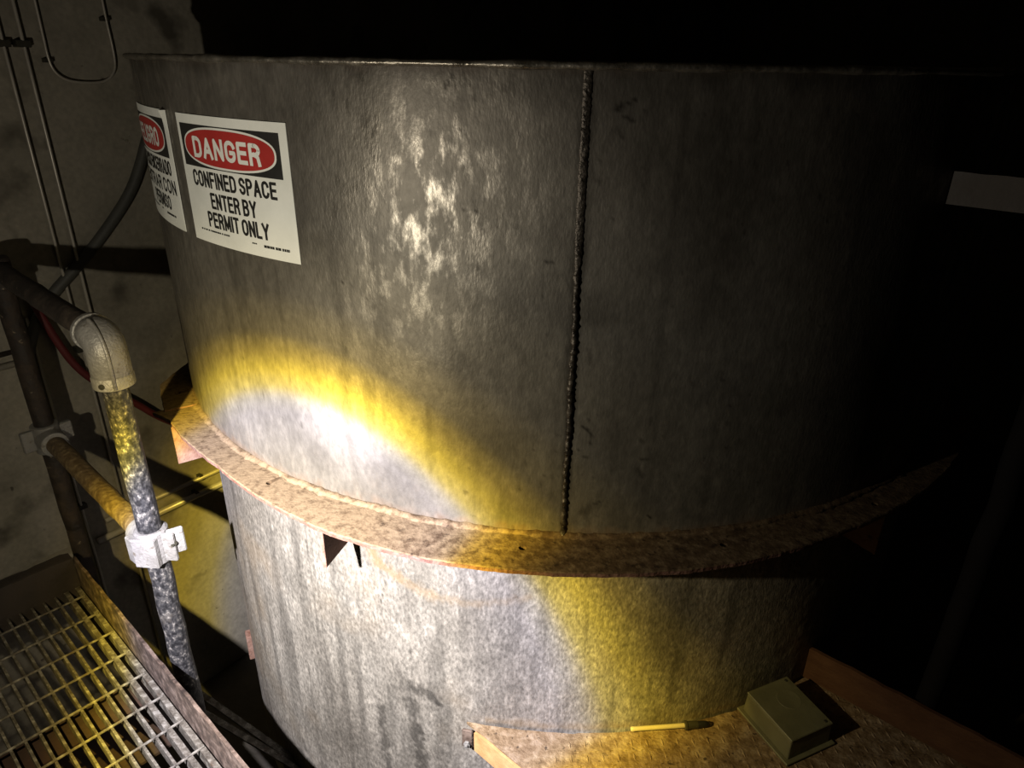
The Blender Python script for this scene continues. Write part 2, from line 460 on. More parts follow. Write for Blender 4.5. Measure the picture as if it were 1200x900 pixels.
def shell(name, R, z_top, z_bot, dz, mat, field):
    nz = max(2, int(round((z_top - z_bot) / dz)) + 1)
    zz = np.linspace(z_top, z_bot, nz)
    A, Z = np.meshgrid(AZ, zz, indexing='xy')
    disp, stain, rust = field(np.radians(A) * R, Z)
    r = R + disp
    a = np.radians(A)
    X = CX + r*np.sin(a); Y = CY - r*np.cos(a)
    vo = np.stack([X, Y, Z], -1).reshape(-1, 3)
    ncol = len(AZ)
    # inner skin, coarse in z
    ri = R - .008
    aa = np.radians(AZ)
    vi = np.concatenate([np.stack([CX + ri*np.sin(aa), CY - ri*np.cos(aa), np.full(ncol, z)], -1) for z in (z_top, z_bot)])
    idx = np.arange(nz*ncol).reshape(nz, ncol)
    def quads(a, b, flip=False):
        a2 = np.roll(a, -1); b2 = np.roll(b, -1)
        q = np.stack([a, b, b2, a2], -1)
        return q[:, ::-1] if flip else q
    q = [quads(idx[i], idx[i+1]) for i in range(nz-1)]
    it = nz*ncol + np.arange(ncol); ib = it + ncol
    q += [quads(it, idx[0]), quads(ib, it), quads(idx[-1], ib)]
    faces = np.concatenate(q)
    verts = np.concatenate([vo, vi])
    pad = np.zeros(2*ncol)
    o = obj(name, verts, faces, mat, tank, smooth=True,
            attrs={'stain': np.concatenate([stain.ravel(), pad]), 'rust': np.concatenate([rust.ravel(), pad])})
    return o

def px_marks(marks, R):
    out = []
    for (x0, y0, x1, y1, w, k) in marks:
        a0, z0 = on_cyl(x0, y0, R); a1, z1 = on_cyl(x1, y1, R)
        out.append(((math.radians(a0)*R, z0), (math.radians(a1)*R, z1), w, k))
    return out

def paint(s, z, marks, base, seed=3, rag=.5):
    n = vnoise(s*90, z*90, seed, 3)
    for p, q, w, k in marks:
        d = seg_dist(s, z, p, q)
        base = np.maximum(base, k * np.clip(1.3 - d / w + (n - .5) * 2.4 * rag, 0, 1))
    return base

SEAM_S = math.radians(-2.5) * R1
UP_MARKS = px_marks([
    (527, 84, 529, 92, .004, .9), (525, 97, 522, 104, .004, .9), (521, 88, 519, 92, .003, .7),
    (735, 121, 744, 117, .0035, .9), (724, 128, 729, 124, .006, .9), (732, 136, 742, 143, .003, .8), (727, 155, 728, 162, .003, .8), (704, 99, 706, 102, .003, .9),
    (755, 130, 756, 131, .003, .7), (700, 213, 701, 213, .003, .9),
    (682, 500, 688, 503, .0028, .9), (688, 503, 694, 512, .0028, .9), (694, 512, 692, 520, .0028, .8), (690, 493, 691, 494, .0025, .8),
    (684, 535, 688, 536, .003, .6), (678, 527, 679, 528, .003, .6), (697, 590, 703, 588, .003, .8), (747, 550, 752, 558, .005, .5), (750, 515, 753, 518, .004, .7),
    (683, 600, 690, 596, .010, .5), (760, 604, 762, 606, .003, .9), (750, 538, 762, 539, .002, .6),
    (555, 245, 556, 248, .004, .9), (543, 245, 545, 246, .0025, .7), (640, 307, 649, 308, .002, .8), (488, 153, 506, 152, .0015, .8), (538, 153, 548, 155, .0015, .8),
    (400, 330, 401, 331, .002, .8), (270, 340, 272, 346, .0018, .6), (228, 290, 229, 292, .0018, .5), (305, 68 + 12, 304, 92, .003, .6),
    (690, 410, 692, 428, .004, .4), (560, 235, 540, 240, .004, .25), (410, 333, 412, 336, .002, .7),
    (308, 455, 309, 470, .0015, .4), (395, 583, 397, 570, .002, .6), (245, 440, 248, 470, .001, .4), (460, 585, 458, 600, .0015, .6),
    (575, 410, 576, 412, .002, .6), (646, 556, 648, 562, .003, .5),
], R1)
def upper_field(s, z):
    big = vnoise(s*2.2, z*2.2, 21, 3) - .5
    disp = big * .003 + (vnoise(s*9, z*7, 31, 2) - .5) * .0012
    # hammered / ground area with chatter marks left of the seam
    a0, z0 = on_cyl(632, 525, R1); s0 = math.radians(a0)*R1
    w = np.exp(-(((s - s0)/.035)**2 + ((z - z0)/.03)**2))
    disp += w * .0010 * np.sin((s*.8 + z*.6)*700)
    a0, z0 = on_cyl(585, 560, R1); s0 = math.radians(a0)*R1
    w = np.exp(-(((s - s0)/.06)**2 + ((z - z0)/.018)**2))
    disp += w * .0006 * np.sin(s*640)
    st = np.zeros_like(s)
    # dirty band below the rim and beside the weld
    n = vnoise(s*26, z*6, 41, 3)
    st = np.maximum(st, .55 * np.clip(1.1 - (Z_RIM - z) / .03 + (n - .5)*1.6, 0, 1))
    ds = np.abs(s - SEAM_S)
    n2 = vnoise(s*60, z*14, 43, 3)
    st = np.maximum(st, .75 * np.clip(1.25 - ds/.014 + (n2-.5)*1.2, 0, 1))
    # streaks and grime patches
    n3 = vnoise(s*40, z*3.0, 47, 3)
    st = np.maximum(st, .28 * np.clip((n3 - .60) * 5, 0, 1))
    n5 = vnoise(s*5, z*5, 51, 4)
    st = np.maximum(st, .35 * np.clip((n5 - .56) * 5, 0, 1))
    # scattered little scuffs
    n6 = vnoise(s*120, z*55, 57, 2)
    st = np.maximum(st, .5 * np.clip((n6 - .83) * 12, 0, 1))
    st = paint(s, z, UP_MARKS, st)
    ru = .55 * np.clip(1.2 - (z - Z_FL)/.022 + (vnoise(s*40, z*40, 61, 3) - .5)*1.8, 0, 1)
    ru = np.maximum(ru, .35 * np.clip(1.0 - (Z_RIM - z)/.012 + (n - .5)*2.0, 0, 1))
    return disp, st, ru
upper = shell('upper_shell', R1, Z_RIM, Z_FL + .001, .005, M['upper'], upper_field)

LOW_MARKS = px_marks([
    (446, 828, 450, 850, .020, .75), (450, 850, 455, 905, .018, .70), (456, 808, 476, 802, .016, .35), (484, 806, 510, 818, .020, .75), (510, 818, 517, 830, .012, .9),
    (482, 822, 486, 850, .022, .7), (486, 850, 496, 905, .026, .8), (466, 782, 476, 806, .022, .30), (480, 760, 482, 792, .0022, .7), (481, 752, 481, 765, .002, .6),
    (398, 655, 372, 640, .002, 0), (450, 690, 444, 716, .0014, .8), (452, 678, 450, 690, .0014, .6), (356, 866, 360, 880, .012, .5), (600, 690, 612, 700, .004, .35), (392, 670, 410, 700, .02, .22),
    (380, 700, 420, 790, .030, .25), (350, 640, 372, 760, .012, .25), (372, 760, 398, 900, .010, .35), (430, 740, 440, 780, .03, .2),
], R2)
RUST_CURVE = px_marks([(440, 655, 470, 680, .016, .7), (470, 680, 510, 700, .016, .55), (510, 700, 560, 708, .013, .4), (560, 708, 620, 700, .011, .3), (436, 645, 442, 658, .02, .8)], R2)
def lower_field(s, z):
    disp = (vnoise(s*3, z*3, 71, 3) - .5) * .003 + (vnoise(s*45, z*45, 73, 3) - .5) * .0014
    # lapped sheet edge: the plate left of this line stands a little proud
    sL = math.radians(-33.9) * R2
    disp += .0022 / (1 + np.exp(np.clip((s - sL + (vnoise(z*20, z*0, 75, 2) - .5)*.004) / .0012, -40, 40)))
    st = np.zeros_like(s)
    n3 = vnoise(s*34, z*2.6, 77, 3)
    st = np.maximum(st, .46 * np.clip((n3 - .53) * 5, 0, 1))
    n5 = vnoise(s*5, z*3.5, 79, 4)
    st = np.maximum(st, .34 * np.clip((n5 - .54) * 5, 0, 1))
    n6 = vnoise(s*150, z*110, 83, 2)
    st = np.maximum(st, .40 * np.clip((n6 - .74) * 8, 0, 1))
    st = np.maximum(st, .5 * np.clip(1.2 - np.abs(s - sL - .002)/.0035, 0, 1))
    st = np.maximum(st, .35 * np.clip(1.2 - np.abs(s - sL - .020 + .004*np.sin(z*9))/.003, 0, 1))
    st = paint(s, z, LOW_MARKS, st, seed=9, rag=.75)
    ru = np.zeros_like(s)
    ru = paint(s, z, RUST_CURVE, ru, seed=11, rag=.7)
    # mineral tide line at the deck
    ru = np.maximum(ru, (s > math.radians(-10.5)*R2) * .45 * np.clip(1.1 - np.abs(z - Z_DECK - .012)/.016 + (vnoise(s*30, z*30, 89, 3)-.5)*1.6, 0, 1))
    ru = np.maximum(ru, .30 * np.clip((vnoise(s*4+9, z*4, 91, 4) - .55)*5, 0, 1))
    return disp, st, ru
lower = shell('lower_shell', R2, Z_FL - .012, Z_BOT, .0065, M['lower'], lower_field)

# rolled rim, slightly uneven
n = 480
rv, rf = [], []
for i in range(n):
    a = 360.0 * i / n
    j = .0014 * math.sin(i*.31) + .001 * math.sin(i*.83 + 1) + rng.normal() * .0006
    for k in range(8):
        th = 2*math.pi*k/8
        rv.append(cyl(a, R1 + .004 + (.0085 + j)*math.cos(th), Z_RIM + .001 + (.006 + j*.6)*math.sin(th)))
for i in range(n):
    for k in range(8):
        i2, k2 = (i+1) % n, (k+1) % 8
        rf.append((i*8+k, i2*8+k, i2*8+k2, i*8+k2))
obj('rim_lip', rv, rf, M['rim'], tank, smooth=True)
# base plate and plinth
bv = [cyl(a, R2 - .004, Z_BOT) for a in range(0, 360, 5)] + [cyl(a, R2 - .004, Z_BOT + .01) for a in range(0, 360, 5)]
bf = [tuple(range(72)), tuple(range(72, 144))[::-1]] + [(i, 72+i, 72+(i+1) % 72, (i+1) % 72) for i in range(72)]
obj('base_plate', bv, bf, M['toe'], tank)
pv = [cyl(a, R2 - .18, Z_FLOOR) for a in range(0, 360, 5)] + [cyl(a, R2 - .18, Z_BOT) for a in range(0, 360, 5)]
tag(obj('tank_plinth', pv, bf, M['floor']), 'round concrete plinth under the tank, in shadow', 'plinth')

# weld bead up the shell joint
wv, wf = [], []
nw_ = 260
zs = np.linspace(Z_FL + .002, Z_RIM - .006, nw_)
for i, z in enumerate(zs):
    up_ = 1.0 / (1 + math.exp(-(z + .30) * 60))         # upper third is a flatter, wider cover strip
    j = rng.normal() * .0008
    hw = (.0060 + .0008*math.sin(i*.9) + j*.8) * (1 - up_) + (.0080 + j*.5) * up_
    ht = (.0066 + .0012*math.sin(i*1.3 + 2) + abs(j)) * (1 - up_) + (.0036 + .4*j) * up_
    s0 = -2.5 + (.035*math.sin(i*.11) + .025*math.sin(i*.37)) * (1 - up_)
    for k in range(7):
        th = math.pi * k / 6
        ss = s0 + math.degrees(hw * math.cos(th) / R1)
        hh = ht * (math.sin(th) ** (.55 if up_ > .5 else .9))
        wv.append(cyl(ss, R1 - .001 + hh, z))
for i in range(nw_ - 1):
    for k in range(6):
        wf.append((i*7+k, (i+1)*7+k, (i+1)*7+k+1, i*7+k+1))
obj('weld_seam', wv, wf, M['weld'], tank, smooth=True)

# flange ring: front length, and the separate rear length with its clipped corner
def flange(name, a0, a1, prof, z, step=.25, r_in=None):
    az = np.arange(a0, a1 + 1e-6, step)
    ro = np.interp(az, [p[0] for p in prof], [p[1] for p in prof])
    ro = ro + rng.normal(size=len(az)) * .0003 + .0010 * (vnoise(az*.9, az*0, 113, 3) - .5) * 4
    ri = R2 - .004 if r_in is None else r_in
    th = .012
    v, f = [], []
    for a, r in zip(az, ro):
        v += [cyl(a, ri, z), cyl(a, ri + (r-ri)*.33, z - .0005), cyl(a, ri + (r-ri)*.7, z - .0005), cyl(a, r - .002, z - .0005), cyl(a, r, z - .003),
              cyl(a, r - .001, z - th), cyl(a, ri, z - th)]
    n = len(az)
    for i in range(n-1):
        for k in range(7):
            k2 = (k+1) % 7
            f.append((i*7+k, i*7+k2, (i+1)*7+k2, (i+1)*7+k))
    f += [(6, 5, 4, 3, 2, 1, 0), tuple((n-1)*7+k for k in range(7))]
    # pale dusty patches, thinned to the right to paint in the torch's falloff
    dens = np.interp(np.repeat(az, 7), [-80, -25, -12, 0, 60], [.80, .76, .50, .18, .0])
    o = obj(name, v, f, M['flange'], tank, attrs={'dust_falloff': dens})
    o.data.materials.append(M['flange_edge'])
    bm = bmesh.new(); bm.from_mesh(o.data); bmesh.ops.recalc_face_normals(bm, faces=bm.faces)
    for fc in bm.faces:
        c = fc.calc_center_median()
        if abs(fc.normal.z) < .55: fc.material_index = 1
    bm.to_mesh(o.data); bm.free()
    return o
PROF = [(-57.6, 1.314), (-56.4, 1.300), (-54.5, 1.284), (-52.6, 1.283), (-41, 1.274), (-33, 1.290), (-24, 1.309), (-14, 1.318), (0, 1.314), (8, 1.310), (15, 1.300), (25, 1.280), (40, 1.272), (62, 1.262), (80, 1.225), (270, 1.225)]
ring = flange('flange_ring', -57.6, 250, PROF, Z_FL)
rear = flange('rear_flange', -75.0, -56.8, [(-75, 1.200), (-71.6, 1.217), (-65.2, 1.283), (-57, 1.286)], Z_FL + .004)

def drill(o, spots, r=.0066):
    bm = bmesh.new()
    for (a, rad, sc) in spots:
        p = cyl(a, rad, Z_FL) + np.array([0, 0, ZO]) - (origin(o))
        t = math.radians(a)
        mtx = Matrix.Translation(Vector(p)) @ Matrix.Rotation(t, 4, 'Z') @ Matrix.Diagonal((sc*r, r, .05, 1))
        bmesh.ops.create_cone(bm, cap_ends=True, segments=16, radius1=1, radius2=1, depth=1, matrix=mtx)
    me = bpy.data.meshes.new('cutter'); bm.to_mesh(me); bm.free()
    c = bpy.data.objects.new('cutter', me); col.objects.link(c); c.parent = o.parent; c.location = o.location
    md = o.modifiers.new('holes', 'BOOLEAN'); md.operation = 'DIFFERENCE'; md.object = c; md.solver = 'EXACT'
    dg = bpy.context.evaluated_depsgraph_get(); dg.update()
    new = bpy.data.meshes.new_from_object(o.evaluated_get(dg))
    o.modifiers.clear(); o.data = new
    bpy.data.objects.remove(c)
drill(ring, [(-6.1, 1.251, 1.2), (12.2, 1.251, 1.2), (30.5, 1.245, 1.2), (-34.0, 1.243, 1.0), (49, 1.24, 1.2)])
drill(rear, [(-61.5, 1.240, 1.5)], r=.006)
# packed dirt fillet where shell and flange meet
dvv, dff = [], []
az = np.arange(-57, 60, .5)
for i, a in enumerate(az):
    h = .008 + .002*math.sin(i*.37) + abs(rng.normal())*.003
    w_ = .012 + .003*math.sin(i*.23 + 1) + abs(rng.normal())*.003
    dvv += [cyl(a, R1 - .002, Z_FL + h*.7), cyl(a, R1 + w_*.35, Z_FL + h*.30), cyl(a, R1 + w_, Z_FL - .001), cyl(a, R1 - .004, Z_FL - .004)]
for i in range(len(az)-1):
    for k in range(4):
        dff.append((i*4+k, i*4+(k+1) % 4, (i+1)*4+(k+1) % 4, (i+1)*4+k))
obj('dirt_fillet', dvv, dff, M['flange'], tank, smooth=True, attrs={'dust_falloff': np.interp(np.repeat(az, 4), [-80, -25, -12, 0, 60], [.80, .76, .50, .18, .0])})  # fillet colour carries the same painted falloff towards the right

# gusset plates under the flange
for ga, ro, zb, skew in ((-25.4, 1.283, -.990, 9), (-53.6, 1.287, -.982, 0), (31, 1.27, -.985, 0), (60, 1.26, -.985, 0)):
    a = math.radians(ga)
    rad = np.array([math.sin(a), -math.cos(a), 0])
    foot = np.array([CX, CY, 0]) + rad*(R2 - .003)
    mid = np.array([CX, CY, 0]) + rad*ro
    b_ = a + math.radians(skew)
    rad = np.array([math.sin(b_), -math.cos(b_), 0]); tan = np.array([math.cos(b_), math.sin(b_), 0])
    zt = Z_FL - .0115
    cg = mid - rad*(ro - R2 + .003)/2; cg[2] = (zt + zb)/2
    v, f = boxv(cg, rad, tan, (0, 0, 1), (ro - R2 + .003)/2, .0035, (zt - zb)/2)
    g = obj('gusset', v, f, M['gusset'], tank); bevel_mesh(g, .001)
# lug on the hidden flank, low on the shell
for (x0, y0, x1, y1) in ((286, 742, 296, 784),):
    a = math.radians(-63)
    rad = np.array([math.sin(a), -math.cos(a), 0]); tan = np.array([math.cos(a), math.sin(a), 0])
    v, f = boxv(np.array([CX, CY, -1.85]) + rad*(R2 + .004), rad, tan, (0, 0, 1), .014, .02, .050)
    g = obj('side_lug', v, f, M['gusset'], tank); bevel_mesh(g, .002)

# ------------------------------------------------------------------ signs on the tank
def bend(verts2, s_left, z_top, w, h, off):
    """verts2: (x 0..1 from left, y 0..1 from top) -> on the shell"""
    out = []
    for x, y in verts2:
        s = s_left + x*w
        out.append(cyl(math.degrees(s / R1), R1 + off, z_top - y*h))
    return out

def grid2(x0, x1, y0, y1, nx, ny):
    v = [(x0 + (x1-x0)*i/nx, y0 + (y1-y0)*j/ny) for j in range(ny+1) for i in range(nx+1)]
    f = [(j*(nx+1)+i, (j+1)*(nx+1)+i, (j+1)*(nx+1)+i+1, j*(nx+1)+i+1) for j in range(ny) for i in range(nx)]
    return v, f

def superellipse(x0, x1, y0, y1, p=2.5, n=64):
    cx, cy, rx, ry = (x0+x1)/2, (y0+y1)/2, (x1-x0)/2, (y1-y0)/2
    v = []
    rings = 10
    for k in range(rings + 1):
        q = k / rings
        for i in range(n):
            t = 2*math.pi*i/n
            c, s = math.cos(t), math.sin(t)
            v.append((cx + q*rx*math.copysign(abs(c)**(2/p), c), cy + q*ry*math.copysign(abs(s)**(2/p), s)))
    f = []
    for k in range(rings):
        for i in range(n):
            i2 = (i+1) % n
            f.append((k*n+i, k*n+i2, (k+1)*n+i2, (k+1)*n+i))
    return v, f

def _arc(cx, cy, rx, ry, a0, a1, n=7):
    return [(cx + rx*math.cos(math.radians(a0 + (a1-a0)*i/n)), cy + ry*math.sin(math.radians(a0 + (a1-a0)*i/n))) for i in range(n+1)]
# bold condensed capitals as centre-line strokes in a box of width w and height 1 (y up)
GLYPH = {
    'A': (.56, [[(0, 0), (.28, 1), (.56, 0)], [(.10, .32), (.46, .32)]]),
    'B': (.50, [[(0, 0), (0, 1)], [(0, 1), (.26, 1)] + _arc(.26, .77, .21, .23, 90, -90) + [(0, .54)], [(.26, .54)] + _arc(.26, .27, .24, .27, 90, -90) + [(0, 0)]]),
    'C': (.50, [_arc(.25, .72, .25, .28, 10, 180) + _arc(.25, .28, .25, .28, 180, 350)]),
    'D': (.52, [[(0, 0), (0, 1), (.24, 1)] + _arc(.24, .70, .28, .30, 90, 0) + _arc(.24, .30, .28, .30, 0, -90) + [(0, 0)]]),
    'E': (.44, [[(.44, 1), (0, 1), (0, 0), (.44, 0)], [(0, .52), (.40, .52)]]),
    'F': (.42, [[(.42, 1), (0, 1), (0, 0)], [(0, .52), (.38, .52)]]),
    'G': (.52, [_arc(.26, .72, .26, .28, 12, 180) + _arc(.26, .28, .26, .28, 180, 360) + [(.52, .44), (.30, .44)]]),
    'I': (.0, [[(0, 0), (0, 1)]]),
    'L': (.40, [[(0, 1), (0, 0), (.40, 0)]]),
    'M': (.64, [[(0, 0), (0, 1), (.32, .12), (.64, 1), (.64, 0)]]),
    'N': (.50, [[(0, 0), (0, 1), (.50, 0), (.50, 1)]]),
    'O': (.52, [_arc(.26, .70, .26, .30, 0, 180) + _arc(.26, .30, .26, .30, 180, 360) + [(.52, .70)]]),
    'P': (.48, [[(0, 0), (0, 1), (.24, 1)] + _arc(.24, .74, .24, .26, 90, -90) + [(0, .48)]]),
    'R': (.50, [[(0, 0), (0, 1), (.26, 1)] + _arc(.26, .75, .24, .25, 90, -90) + [(0, .50)], [(.24, .50), (.42, .38), (.48, .0)]]),
    'S': (.48, [_arc(.24, .74, .24, .26, 15, 180) + [(.08, .58), (.40, .44)] + _arc(.24, .27, .24, .27, 20, -165)]),
    'T': (.48, [[(0, 1), (.48, 1)], [(.24, 1), (.24, 0)]]),
    'Y': (.54, [[(0, 1), (.27, .46), (.54, 1)], [(.27, .46), (.27, 0)]]),
}
def text2(body, x0, x1, y0, y1, wx, wy):
    """strokes of half width (wx, wy) in sign fractions, fitted to the box"""
    pen = 0.0; strokes = []
    for ch in body:
        if ch == ' ':
            pen += .26; continue
        w, ss = GLYPH[ch]
        for st in ss:
            strokes.append([(pen + x, y) for x, y in st])
        pen += w + .30
    total = pen - .30
    sx = (x1 - x0 - 2*wx) / total; sy = (y1 - y0 - 2*wy)
    v, f = [], []
    def P(p): return (x0 + wx + p[0]*sx, y1 - wy - p[1]*sy)
    for st in strokes:
        pts = [P(p) for p in st]
        for (ax, ay), (bx, by) in zip(pts[:-1], pts[1:]):
            dx, dy = (bx-ax)/wx, (by-ay)/wy
            L = math.hypot(dx, dy)
            if L < 1e-9: continue
            dx, dy = dx/L, dy/L
            b = len(v)
            for (qx, qy) in ((ax, ay), (bx, by)):
                v += [(qx - dy*wx, qy + dx*wy), (qx + dy*wx, qy - dx*wy)]
            f.append((b, b+1, b+3, b+2))
        for k_, (qx, qy) in enumerate(pts):
            b = len(v)
            end = k_ in (0, len(pts)-1)
            if end:      # square-cut ends
                o_ = pts[1] if k_ == 0 else pts[-2]
                dx, dy = (qx-o_[0])/wx, (qy-o_[1])/wy; L = math.hypot(dx, dy) + 1e-9; dx, dy = dx/L, dy/L
                v += [(qx - dy*wx, qy + dx*wy), (qx + dy*wx, qy - dx*wy), (qx + dy*wx + dx*wx, qy - dx*wy + dy*wy), (qx - dy*wx + dx*wx, qy + dx*wy + dy*wy)]
                f.append((b, b+1, b+2, b+3))
            else:
                v += [(qx + wx*math.cos(t*math.pi/5), qy + wy*math.sin(t*math.pi/5)) for t in range(10)]
                f.append(tuple(b+t for t in range(10)))
    return v, f

def sign(label, s_left, w, z_top, h, head, lines, fine_print, tilt=0.0, peel=False):
    root = empty('danger_sign', cyl(math.degrees((s_left + w/2)/R1), R1, z_top - h), label, 'sign')
    def put(name, vf, mat, off):
        v = [(x, y + tilt*(x-.5)) for x, y in vf[0]]
        return obj(name, bend(v, s_left, z_top, w, h, off), vf[1], mat, root)
    # sheet with a little thickness
    v, f = grid2(0, 1, 0, 1, 40, 6)
    n = len(v)
    vv = [(x, y + tilt*(x-.5)) for x, y in v]
    ring_ = [i for i in range(41)] + [j*41+40 for j in range(1, 7)] + [6*41 + i for i in range(39, -1, -1)] + [j*41 for j in range(5, 0, -1)]
    ff = f + [tuple(n+i for i in q[::-1]) for q in f] + [(ring_[i], ring_[(i+1) % len(ring_)], n + ring_[(i+1) % len(ring_)], n + ring_[i]) for i in range(len(ring_))]
    top = bend(vv, s_left, z_top, w, h, .0024)
    if peel:    # the upper right corner of the sheet curls off the steel
        for i, (x, y) in enumerate(vv):
            c = max(0, x - .93)/.07 * max(0, .12 - y)/.12
            top[i] = top[i] + (top[i] - np.array([CX, CY, top[i][2]])) / R1 * .012 * c
    obj('sheet', top + bend(vv, s_left, z_top, w, h, .0006), ff, M['white'], root)
    pan = put('header_panel', grid2(.036, .944, .070, .390, 30, 2), M['black'], .0028)
    put('oval_border', superellipse(.070, .915, .078, .382), M['white'], .0032)
    put('red_oval', superellipse(.083, .902, .094, .366), M['red'], .0036)
    put('heading_lettering', text2(head, .175, .800, .156, .316, .0125, .0155), M['white'], .0040)
    for body, x0, x1, yc in lines:
        put('text_line', text2(body, x0, x1, yc - .064, yc + .064, .0085, .0110), M['black'], .0030)
    for (x0, x1, y, hh) in fine_print:
        k = x0
        parts_v, parts_f = [], []
        while k < x1:
            w_ = random.uniform(.010, .022)
            v, f = grid2(k, min(k + w_, x1), y - hh/2, y + hh/2, 1, 1)
            b = len(parts_v); parts_v += v; parts_f += [tuple(b+i for i in q) for q in f]
            k += w_ + random.choice((.003, .004, .010))
        put('small_print', (parts_v, parts_f), M['black'], .0030)
    return root

sign('white danger sign with red oval reading DANGER CONFINED SPACE ENTER BY PERMIT ONLY', -.925, .346, -.1055, .2495, 'DANGER',
     [('CONFINED SPACE', .108, .885, .479), ('ENTER BY', .275, .707, .641), ('PERMIT ONLY', .211, .788, .796)],
     [(.105, .42, .895, .013), (.63, .67, .905, .010), (.73, .93, .912, .020)])
sign('Spanish danger sign with red oval reading PELIGRO at the left edge of tank', -1.330, .348, -.1045, .2485, 'PELIGRO',
     [('ESPACIO ENCERRADO', .07, .93, .479), ('ENTRAR CON', .13, .96, .641), ('PERMISO', .36, .80, .796)],
     [(.105, .42, .895, .013), (.52, .56, .890, .012), (.66, .86, .905, .018)], peel=True)

# ------------------------------------------------------------------ guard rail on the grating
U3, V3 = np.array([U[0], U[1], 0]), np.array([V[0], V[1], 0])
Zu = np.array([0, 0, 1.0])
UR = .456
PN = uv(UR, 1.584, 0); PF = uv(UR, 2.356, 0)
Z_TOP, Z_MID, Z_PB = -.557, -1.095, -1.683
RP = .0272
guard = empty('guard_rail', uv(UR, 1.584, -1.683), 'worn pipe guard rail with pale cast clamps beside the grating', 'railing')
def wob(p, q, n=14, amp=.0012):
    p, q = np.asarray(p, float), np.asarray(q, float)
    return [p + (q-p)*i/n + rng.normal(size=3)*amp*(0 < i < n) for i in range(n+1)]
near_post = tube('post', wob(PN + Zu*Z_PB, PN + Zu*(Z_TOP - .03)), RP, M['galv_post'], guard, seg=24)
far_post = tube('post', wob(PF + Zu*Z_PB, PF + Zu*(Z_TOP + .01)), RP, M['rust_pipe'], guard, seg=24)
tube('top_rail', wob(PN + V3*.03 + Zu*Z_TOP, PF - V3*.01 + Zu*Z_TOP), RP, M['rust_pipe'], guard, seg=24)
tube('mid_rail', wob(PN + V3*.02 + Zu*Z_MID, PF - V3*.01 + Zu*Z_MID), RP, M['brown_pipe'], guard, seg=24)
PE = uv(UR - 1.15, 2.356, 0)
tube('top_rail', wob(PF + Zu*Z_TOP, PE + Zu*Z_TOP), RP, M['rust_pipe'], guard, seg=24)
tube('post', wob(PE + Zu*Z_PB, PE + Zu*(Z_TOP + .024)), RP, M['rust_pipe'], guard, seg=24)
lathe('corner_fitting', PF + Zu*(Z_TOP - .055), Zu, [(0, .034), (.002, .0362), (.080, .0362), (.088, .032), (.091, .019)], M['rust_pipe'], guard)

for q in (PN, PF):      # brackets that hold the posts off the platform edge
    box('mount_bracket', q - U3*.046 + Zu*(Z_PB + .05), (.020, .026, .034), M['rust_pipe'], guard, ax=U3, ay=V3, bev=.002)
# cast elbow at the near corner
def arc_path(corner, d1, d2, r, l1, l2, n=12):
    corner = np.asarray(corner, float)
    p1, p2 = corner + d1*r, corner + d2*r
    c = corner + d1*r + d2*r
    pts = [corner + d1*(r + l1)]
    for i in range(n+1):
        t = math.pi/2*i/n
        pts.append(c - d2*r*math.cos(t) - d1*r*math.sin(t))
    pts.append(corner + d2*(r + l2))
    return pts
cor = PN + Zu*(Z_TOP)
pth = arc_path(cor, V3, -Zu, .032, .032, .074)
radii = [.0370] + [.0412]*(len(pth)-2) + [.0412]
elbow = tube('elbow_clamp', pth, radii, M['cast'], guard, seg=28)
# raised parting ridge round the outside of the bend and down the socket
rid = arc_path(cor - V3*.0400 + Zu*.0400 - U3*.012, V3, -Zu, .072, .0, .072, n=14)
tube('ridge', rid[1:], .0042, M['cast'], elbow, seg=8)
v, f = boxv(PN + Zu*(Z_TOP - .074) - V3*.030 - U3*.030, (U3 - V3)/math.sqrt(2), (U3 + V3)/math.sqrt(2), Zu, .006, .010, .040)
lathe('socket_band', PN + Zu*(Z_TOP - .108), Zu, [(0, .0402), (.002, .0432), (.024, .0432), (.028, .0412)], M['cast'], elbow)
sdir = (-U3*.75 - V3*.6); sdir /= np.linalg.norm(sdir)
lathe('set_screw', PN + Zu*(Z_TOP - .094) + sdir*.0415, sdir, [(0, .0065), (.004, .0065), (.0042, .0038), (.0022, .0030)], M['collar'], elbow, seg=12)
lathe('socket_band', PN + V3*.056 + Zu*Z_TOP, V3, [(0, .0395), (.001, .0425), (.013, .0425), (.015, .035)], M['cast'], elbow)

# cross clamp at mid height of the near post: sleeve, rail socket, flat boss, bolted ears
cz = Z_MID
clamp = lathe('rail_clamp', PN + Zu*(cz - .045), Zu, [(0, .033), (.002, .0385), (.086, .0385), (.090, .033)], M['cast'], guard)
lathe('rail_socket', PN + V3*.015 + Zu*cz, V3, [(0, .0362), (.062, .0362), (.066, .033)], M['cast'], clamp)
bx = -U3*.80 - V3*.60; bx /= np.linalg.norm(bx); by = np.array([-bx[1], bx[0], 0])
box('boss', PN + bx*.033 + Zu*(cz - .004), (.010, .030, .041), M['cast'], clamp, ax=bx, ay=by, az=Zu, bev=.003)
for sgn, dist in ((1, .052), (1, .068)):
    e0 = PN + by*sgn*dist*1.0 + bx*(.012 if dist > .06 else .004) + Zu*cz
box('clamp_ear', PN + by*.047 + bx*.010 + Zu*(cz), (.006, .016, .040), M['cast'], clamp, ax=bx, ay=by, az=Zu, bev=.003)
box('clamp_ear', PN + by*.060 + bx*-.002 + Zu*(cz + .012), (.0045, .019, .036), M['cast'], clamp, ax=(bx*.8 + by*.6), ay=(by*.8 - bx*.6), az=Zu, bev=.003)
box('side_cheek', PN - by*.044 + bx*.012 + Zu*(cz - .012), (.012, .016, .036), M['cast'], clamp, ax=(bx*.85 - by*.53), ay=(by*.85 + bx*.53), az=Zu, bev=.003)
